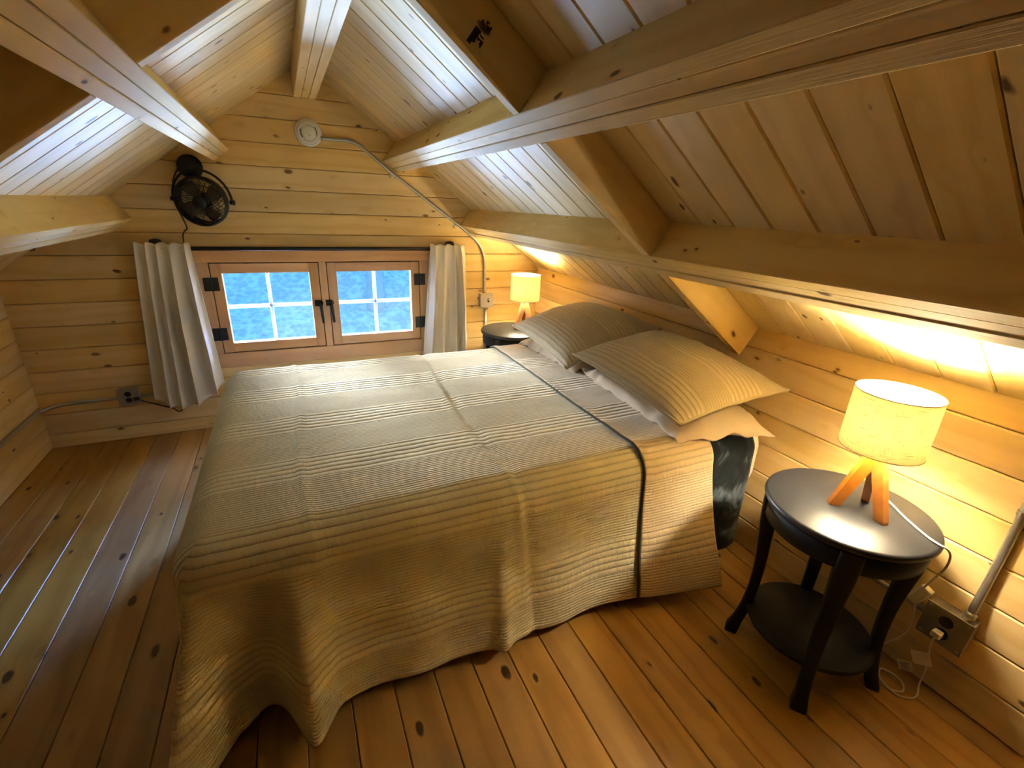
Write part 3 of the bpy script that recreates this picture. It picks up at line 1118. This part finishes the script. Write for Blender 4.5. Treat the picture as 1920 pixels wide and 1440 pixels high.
# ------------------------------------------------------------------ curtain rod and curtains
RY = 3.400
rod = empty('curtain_rod', (0.2, RY, 1.192), 0, 'black curtain rod across the top of the window', 'curtain rod')
ro = rod.location.copy()
obj('rod', tube([(-0.90, 0, 0), (0.91, 0, 0)], 0.0125, 14), M_IRON, rod, True)
for fx in (-0.905, 0.905):
    sgn = 1 if fx > 0 else -1
    obj('finial', lathe([(0, -0.020), (0.016, -0.018), (0.030, 0.006), (0.034, 0.024), (0.026, 0.040), (0, 0.046)], 20, M=Matrix.Translation((fx - sgn * 0.02, 0.026, 0.008))), M_IRON, rod, True)
    bm = bmesh.new()
    tube_into(bm, [(fx - sgn * 0.03, 0, 0), (fx - sgn * 0.03, YF - RY - 0.002, 0)], 0.007, 10)
    lathe_into(bm, [(0, 0), (0.02, 0), (0.02, 0.006), (0, 0.006)], 16, M=Matrix.Translation((fx - sgn * 0.03, YF - RY, 0)) @ Matrix.Rotation(PI / 2, 4, 'X'))
    obj('bracket', bm, M_IRON, rod, True)


def curtain(label, top, bot, nf, seed, hem):
    """top/bot: (x0, x1); hem: three heights of the lower edge; folds gather at the rod"""
    NU, NV = 150, 60
    rs_ = random.Random(seed)
    ph = [rs_.uniform(0, 6.28) for _ in range(4)]
    cx = (top[0] + top[1]) / 2
    o_ = Vector((cx, RY, 0.72))
    vs, uv = [], []
    for i in range(NU + 1):
        u = i / NU
        for j in range(NV + 1):
            v = j / NV
            x = (top[0] * (1 - u) + top[1] * u) * (1 - v) + (bot[0] * (1 - u) + bot[1] * u) * v
            zt = 1.222 + 0.006 * math.sin(u * 2 * PI * nf * 1.0 + ph[0])
            hz = hem[0] * (1 - u) * (1 - 2 * u) + hem[1] * 4 * u * (1 - u) + hem[2] * u * (2 * u - 1)
            z = zt * (1 - v) + hz * v
            w = u + 0.035 * math.sin(u * 9 + ph[1]) + 0.02 * v * math.sin(u * 17 + ph[2])
            amp = 0.016 + 0.044 * min(1, v * 2.2)
            s = math.sin(2 * PI * nf * w + ph[3])
            y = RY - 0.022 - amp * (0.55 + 0.9 * s) * (0.75 + 0.25 * math.sin(u * 7 + seed))
            if v < 0.06:
                y = y * (v / 0.06) + (RY - 0.016 - 0.008 * s) * (1 - v / 0.06)
            x += 0.012 * math.cos(2 * PI * nf * w + ph[3]) * (0.4 + 0.6 * v)
            y += 0.004 * noise.noise(Vector((u * 8, v * 6, seed)))
            vs.append(Vector((x, y, z)) - o_)
            uv.append((u, v))
    fs = [(i * (NV + 1) + j, i * (NV + 1) + j + 1, (i + 1) * (NV + 1) + j + 1, (i + 1) * (NV + 1) + j) for i in range(NU) for j in range(NV)]
    me = bpy.data.meshes.new('curtain')
    me.from_pydata(vs, [], fs)
    ul = me.uv_layers.new(name='UVMap')
    for lp in me.loops:
        ul.data[lp.index].uv = uv[lp.vertex_index]
    o = obj('curtain', me, M_CURTAIN, None, True)
    o.location = o_
    md = o.modifiers.new('thickness', 'SOLIDIFY')
    md.thickness = 0.003
    tag(o, label, 'curtain', 'linen window curtains')


curtain('linen curtain gathered below the black fan, hem near a wall outlet', (-0.775, -0.515), (-0.85, -0.475), 4.2, 3, (0.275, 0.215, 0.34))
curtain('linen curtain gathered beside the metal switch box and far lamp', (0.935, 1.190), (0.85, 1.225), 4.0, 8, (0.25, 0.25, 0.25))

# ------------------------------------------------------------------ fan on the end wall
FY = 3.395
fan = empty('wall_fan', (-0.445, YF, 1.62), 0, 'small black round fan on a yoke mounted on the end wall', 'fan')
fo = fan.location.copy()


def toY(M_):
    return M_ @ Matrix.Rotation(PI / 2, 4, 'X')


obj('wall_mount', lathe([(0, 0), (0.058, 0), (0.064, 0.012), (0.062, 0.040), (0.050, 0.054), (0.02, 0.058), (0, 0.058)], 32,
                        M=toY(Matrix.Translation((-0.448 - fo.x, 0, 1.640 - fo.z)))), M_FAN, fan, True)
FC = Vector((-0.408, FY - 0.02, 1.458))
TILT = Matrix.Rotation(math.radians(10), 4, 'X') @ Matrix.Rotation(math.radians(-12), 4, 'Z')
FM = Matrix.Translation(FC - fo) @ TILT @ Matrix.Rotation(PI / 2, 4, 'X')     # local +Z looks into the room
# yoke arc
bm = bmesh.new()
pts = []
for i in range(25):
    a = PI * i / 24
    pts.append(FM @ Vector((0.152 * math.cos(a), 0.165 * math.sin(a), -0.015)))
tube_into(bm, pts, 0.0065, 10)
tube_into(bm, [pts[12], Vector((-0.448 - fo.x, -0.03, 1.62 - fo.z))], 0.012, 10)
obj('yoke', bm, M_FAN, fan, True)
for sx_ in (-1, 1):
    obj('pivot_knob', lathe([(0, -0.012), (0.012, -0.012), (0.014, 0.012), (0, 0.014)], 14, M=FM @ Matrix.Translation((sx_ * 0.152, 0, -0.015)) @ Matrix.Rotation(PI / 2, 4, 'Y')), M_FAN, fan, True)
obj('housing', lathe([(0.126, 0.040), (0.134, 0.036), (0.136, 0.0), (0.128, -0.040), (0.118, -0.042), (0.118, -0.034), (0.124, 0.0), (0.122, 0.034), (0.126, 0.040)], 48, M=FM), M_FAN, fan, True)
bm = bmesh.new()
for i in range(30):
    a0 = 2 * PI * i / 30
    pts = []
    for s in range(7):
        t = s / 6
        r = 0.034 + 0.092 * t
        a = a0 + 0.9 * t
        pts.append(FM @ Vector((r * math.cos(a), r * math.sin(a), 0.046 - 0.010 * t * t)))
    tube_into(bm, pts, 0.0017, 5)
for r in (0.062, 0.095):
    tube_into(bm, [FM @ Vector((r * math.cos(q * PI / 24), r * math.sin(q * PI / 24), 0.044 - 0.006 * (r / .126) ** 2)) for q in range(49)], 0.0015, 5)
obj('front_grille', bm, M_FAN, fan, True)
obj('grille_badge', lathe([(0, 0.040), (0.036, 0.040), (0.034, 0.050), (0, 0.053)], 28, M=FM), M_FAN, fan, True)
bm = bmesh.new()
for i in range(18):
    a0 = 2 * PI * i / 18
    tube_into(bm, [FM @ Vector((r * math.cos(a0 - r * 4), r * math.sin(a0 - r * 4), -0.040)) for r in (0.03, 0.06, 0.09, 0.121)], 0.0017, 5)
obj('rear_grille', bm, M_FAN, fan, True)
obj('motor', lathe([(0, -0.045), (0.040, -0.042), (0.042, -0.005), (0, 0.0)], 24, M=FM), M_FAN, fan, True)
bl_ = NT('smoked_blade')
bl_.principled((0.10, 0.06, 0.025), 0.3)
for i in range(4):
    a0 = 2 * PI * i / 4 + 0.4
    bm = bmesh.new()
    g_ = []
    for s in range(6):
        r = 0.025 + 0.088 * s / 5
        row = []
        for q in range(5):
            aw = a0 + (-0.45 + 0.9 * q / 4) * (0.75 + 0.25 * math.sin(s / 5 * PI)) + 0.25 * s / 5
            row.append(bm.verts.new(FM @ Vector((r * math.cos(aw), r * math.sin(aw), 0.012 + 0.016 * (q / 4 - 0.5)))))
        g_.append(row)
    for s in range(5):
        for q in range(4):
            bm.faces.new((g_[s][q], g_[s + 1][q], g_[s + 1][q + 1], g_[s][q + 1]))
    b_ = obj('blade', bm, bl_.m, fan, True)
    md = b_.modifiers.new('thickness', 'SOLIDIFY')
    md.thickness = 0.002
cd = [(-0.505, 3.44, 1.63), (-0.545, 3.445, 1.55), (-0.552, 3.45, 1.44), (-0.535, 3.452, 1.37), (-0.52, 3.455, 1.305), (-0.535, 3.455, 1.288), (-0.548, 3.455, 1.26), (-0.550, 3.45, 1.20), (-0.552, 3.455, 0.9), (-0.60, 3.455, 0.45), (-0.735, 3.45, 0.172), (-0.80, 3.448, 0.19), (-0.90, 3.432, 0.245), (-0.953, 3.418, 0.283)]
pc = obj('power_cord', tube([Vector(q) - fo for q in cd], 0.0038, 8, 5), M_DARKCORD, fan, True)
obj('plug', boxmesh((-0.957 - fo.x, 3.424 - fo.y, 0.286 - fo.z), (0.03, 0.03, 0.024), 0.004), M_DARKCORD, pc)

# ------------------------------------------------------------------ smoke detector
sd_ = empty('smoke_detector', (0.203, YF, 1.872), 0, 'round white smoke detector on the end wall under the ridge', 'smoke detector')
I4 = Matrix.Rotation(PI / 2, 4, 'X')
obj('mounting_plate', lathe([(0, 0), (0.078, 0), (0.078, 0.014), (0.070, 0.016), (0, 0.016)], 40, M=I4), M_WHITE, sd_, True)
obj('cover', lathe([(0.0, 0.016), (0.066, 0.016), (0.064, 0.030), (0.056, 0.036), (0.052, 0.036), (0.050, 0.033), (0.040, 0.033), (0.038, 0.040), (0.030, 0.045), (0, 0.047)], 40, M=I4), M_WHITE, sd_, True)
M_SLOT = plain('grey_vent', (0.25, 0.24, 0.22), 0.6, speck=0.02)
for a in (0.2, PI + 0.2):
    bm = bmesh.new()
    tube_into(bm, [I4 @ Vector((0.046 * math.cos(a + t), 0.046 * math.sin(a + t), 0.0345)) for t in (-0.5, -0.3, -0.1, 0.1, 0.3, 0.5)], 0.0035, 6)
    obj('vent_slot', bm, M_SLOT, sd_, True)
obj('test_button', lathe([(0, 0.046), (0.007, 0.046), (0.006, 0.050), (0, 0.0505)], 14, M=I4 @ Matrix.Translation((0.004, -0.018, -0.0015))), M_WHITE, sd_, True)

# ------------------------------------------------------------------ conduits and boxes
CYD = YF - 0.0135
con = empty('electrical_conduit', (0.9, YF, 1.4), 0, 'galvanised conduit running down the end wall from smoke detector to switch box', 'conduit', 'steel conduits')
co_ = con.location.copy()


def cpath(pts, o_):
    return [Vector(q) - o_ for q in pts]


upper = [(0.27, CYD, 1.846), (0.36, CYD, 1.846), (0.440, CYD, 1.846), (0.50, CYD, 1.825), (0.56, CYD, 1.782), (0.70, CYD, 1.676), (0.90, CYD, 1.538), (1.149, CYD, 1.366), (1.26, CYD, 1.285), (1.325, CYD, 1.225), (1.362, CYD, 1.15), (1.374, CYD, 1.07), (1.376, CYD, 0.95), (1.378, CYD, 0.855)]
obj('pipe', tube(cpath(upper, co_), 0.0105, 12, 5), M_STEEL, con, True)
obj('pipe', tube(cpath([(1.392, CYD, 0.752), (1.390, CYD, 0.5), (1.390, CYD, 0.06)], co_), 0.0105, 12), M_STEEL, con, True)
obj('coupling', tube(cpath([(1.378, CYD, 0.885), (1.379, CYD, 0.855)], co_), 0.0145, 12), M_STEEL, con, True)
obj('coupling', tube(cpath([(1.392, CYD, 0.755), (1.392, CYD, 0.725)], co_), 0.0145, 12), M_STEEL, con, True)
for (cx_, cz_, an) in ((0.701, 1.675, -0.6), (1.149, 1.366, -0.6), (1.391, 0.62, PI / 2)):
    bm = bmesh.new()
    M_ = Matrix.Translation(Vector((cx_, CYD, cz_)) - co_) @ Matrix.Rotation(-an, 4, 'Y')
    tube_into(bm, [M_ @ Vector((-0.008, 0, 0)), M_ @ Vector((0.008, 0, 0))], 0.0135, 12)
    box_into(bm, (0, 0.010, -0.022), (0.016, 0.003, 0.026), M_)
    lathe_into(bm, [(0, 0), (0.004, 0), (0.003, 0.004), (0, 0.004)], 8, M=M_ @ Matrix.Translation((0, 0.008, -0.027)) @ Matrix.Rotation(PI / 2, 4, 'X'))
    obj('strap', bm, M_STEEL, con)

sw = empty('switch_box', (1.385, YF, 0.80), 0, 'square steel switch box on the end wall beside the curtain', 'switch')
obj('box', boxmesh((0, -0.024, 0), (0.102, 0.046, 0.102), 0.004, 2), M_STEEL, sw)
obj('cover_plate', boxmesh((0, -0.0495, 0), (0.108, 0.004, 0.108), 0.0015), M_STEEL, sw)
obj('toggle_slot', boxmesh((0.012, -0.052, 0), (0.014, 0.002, 0.030)), M_BLACK, sw)
obj('toggle', boxmesh((0.012, -0.057, 0.006), (0.007, 0.012, 0.010), 0.001), M_WHITE, sw)
for sx_ in (-1, 1):
    for sz_ in (-1, 1):
        obj('screw', lathe([(0, 0), (0.005, 0), (0.004, 0.003), (0, 0.003)], 10, M=Matrix.Translation((sx_ * 0.044, -0.0515, sz_ * 0.044)) @ I4), M_STEEL, sw)


def duplex(parent, mat_plate, M_):
    """cover plate with two dark receptacles; local z looks out of the wall"""
    bm = bmesh.new()
    box_into(bm, (0, 0, 0.024), (0.104, 0.104, 0.046), M_)
    bevel_all(bm, 0.003)
    obj('box', bm, M_STEEL, parent)
    bm = bmesh.new()
    box_into(bm, (0, 0, 0.0495), (0.108, 0.108, 0.004), M_)
    bevel_all(bm, 0.0012)
    obj('cover_plate', bm, mat_plate, parent)
    for s in (-1, 1):
        obj('receptacle', lathe([(0, 0.0515), (0.0165, 0.0515), (0.0165, 0.0535), (0, 0.0535)], 20, M=M_ @ Matrix.Translation((0, s * 0.0195, 0))), M_BLACK, parent)
    for sx_ in (-1, 1):
        for sz_ in (-1, 1):
            obj('screw', lathe([(0, 0.0515), (0.0045, 0.0515), (0.004, 0.054), (0, 0.054)], 10, M=M_ @ Matrix.Translation((sx_ * 0.044, sz_ * 0.044, 0))), M_STEEL, parent)


M_PLATE = plain('steel_plate', (0.40, 0.38, 0.34), 0.42, metal=0.8, speck=0.06)
o1 = empty('wall_outlet', (-0.995, YF, 0.302), 0, 'steel outlet box on the end wall below the curtain, black plug in it', 'outlet', 'surface outlet boxes')
duplex(o1, M_PLATE, Matrix.Rotation(PI / 2, 4, 'X'))
c2 = empty('electrical_conduit', (-1.2, YF, 0.28), 0, 'thin conduit low on the end wall either side of the curtain outlet', 'conduit', 'steel conduits')
o_ = c2.location.copy()
obj('pipe', tube(cpath([(XL + 0.0135, 1.2, 0.272), (XL + 0.0135, 2.0, 0.272), (XL + 0.0135, 3.25, 0.272), (XL + 0.03, 3.40, 0.274), (-1.33, 3.448, 0.284), (-1.22, CYD, 0.288), (-1.05, CYD, 0.289)], o_), 0.0105, 10, 5), M_STEEL, c2, True)
obj('pipe', tube(cpath([(-0.942, CYD, 0.289), (-0.80, CYD, 0.289), (-0.52, CYD, 0.289)], o_), 0.0105, 10), M_STEEL, c2, True)

# near outlet on the knee wall
IX = Matrix(((0, 0, -1, 0), (-1, 0, 0, 0), (0, 1, 0, 0), (0, 0, 0, 1)))         # local z -> -x, local x -> -y
o2 = empty('wall_outlet', (XR, 0.432, 0.277), 0, 'steel outlet box low on the lamp wall behind the near nightstand', 'outlet', 'surface outlet boxes')
duplex(o2, M_PLATE, IX @ Matrix.Diagonal((1.15, 1.2, 1.0, 1)))
c3 = empty('electrical_conduit', (XR, 0.40, 0.6), 0, 'steel conduit rising from the near outlet box on the lamp wall', 'conduit', 'steel conduits')
o_ = c3.location.copy()
CX = XR - 0.0135
obj('pipe', tube(cpath([(CX - 0.012, 0.397, 0.338), (CX - 0.010, 0.397, 0.40), (CX, 0.397, 0.50), (CX, 0.396, 0.80), (CX, 0.396, 1.03)], o_), 0.0115, 14, 5), M_STEEL, c3, True)
obj('pipe', tube(cpath([(CX, 0.495, 0.272), (CX, 0.80, 0.272), (CX, 1.10, 0.272)], o_), 0.0105, 12), M_STEEL, c3, True)
obj('coupling', tube(cpath([(CX - 0.012, 0.397, 0.338), (CX - 0.011, 0.397, 0.368)], o_), 0.0155, 14), M_STEEL, c3, True)
bm = bmesh.new()
tube_into(bm, cpath([(CX, 0.396, 0.725), (CX, 0.396, 0.741)], o_), 0.0145, 14)
box_into(bm, tuple(Vector((XR - 0.003, 0.372, 0.733)) - o_), (0.003, 0.028, 0.016))
obj('strap', bm, M_STEEL, c3)

# near lamp's cord: over the table, dimmer, loops on the floor, plug in the outlet, two paper tags
lo = lamp1.location.copy()
cpts = [(1.660, 0.675, 0.664), (1.680, 0.650, 0.6545), (1.625, 0.566, 0.6540), (1.588, 0.496, 0.6540), (1.576, 0.462, 0.655), (1.582, 0.443, 0.650), (1.600, 0.436, 0.625), (1.640, 0.446, 0.56), (1.700, 0.480, 0.46), (1.742, 0.500, 0.405)]
cd1 = obj('lamp_cord', tube([Vector(q) - lo for q in cpts], 0.0030, 8, 6), M_CORD, lamp1, True)
M_ = Matrix.Translation(Vector((1.750, 0.504, 0.368)) - lo) @ Matrix.Rotation(0.35, 4, 'X')
bm = bmesh.new()
box_into(bm, (0, 0, 0), (0.026, 0.034, 0.075), M_)
bevel_all(bm, 0.005, 2)
obj('dimmer_switch', bm, M_CORD, cd1)
cpts = [(1.752, 0.508, 0.334), (1.758, 0.50, 0.20), (1.745, 0.56, 0.06), (1.72, 0.52, 0.007), (1.70, 0.47, 0.006), (1.735, 0.44, 0.006), (1.775, 0.47, 0.006), (1.76, 0.52, 0.007), (1.71, 0.50, 0.011), (1.70, 0.44, 0.008), (1.75, 0.41, 0.007), (1.79, 0.425, 0.03), (1.80, 0.43, 0.10), (1.782, 0.44, 0.20), (1.776, 0.437, 0.235), (1.772, 0.436, 0.250)]
obj('lamp_cord', tube([Vector(q) - lo for q in cpts], 0.0028, 8, 6), M_CORD, lamp1, True)
bm = bmesh.new()
box_into(bm, tuple(Vector((1.777, 0.436, 0.254)) - lo), (0.026, 0.026, 0.022))
bevel_all(bm, 0.004, 2)
obj('plug', bm, M_CORD, cd1)


def paper_tag(c, w, h, rot, lines):
    M_ = Matrix.Translation(Vector(c) - lo) @ Matrix.Rotation(rot, 4, 'X') @ Matrix.Rotation(0.25, 4, 'Z')
    bm = bmesh.new()
    box_into(bm, (0, 0, 0), (0.001, w, h), M_)
    t_ = obj('cord_tag', bm, M_PAPER, lamp1)
    if lines:
        bm = bmesh.new()
        for i in range(4):
            box_into(bm, (-0.0008, 0.002 * (i % 2), h * (0.3 - 0.2 * i)), (0.0006, w * (0.7 - 0.1 * (i % 2)), h * 0.06), M_)
        obj('print_lines', bm, M_INK, t_)


paper_tag((1.79, 0.448, 0.125), 0.050, 0.045, -0.5, False)
paper_tag((1.785, 0.475, 0.062), 0.040, 0.034, -0.45, True)

# far lamp's cord drops behind its table
lo2 = lamp2.location.copy()
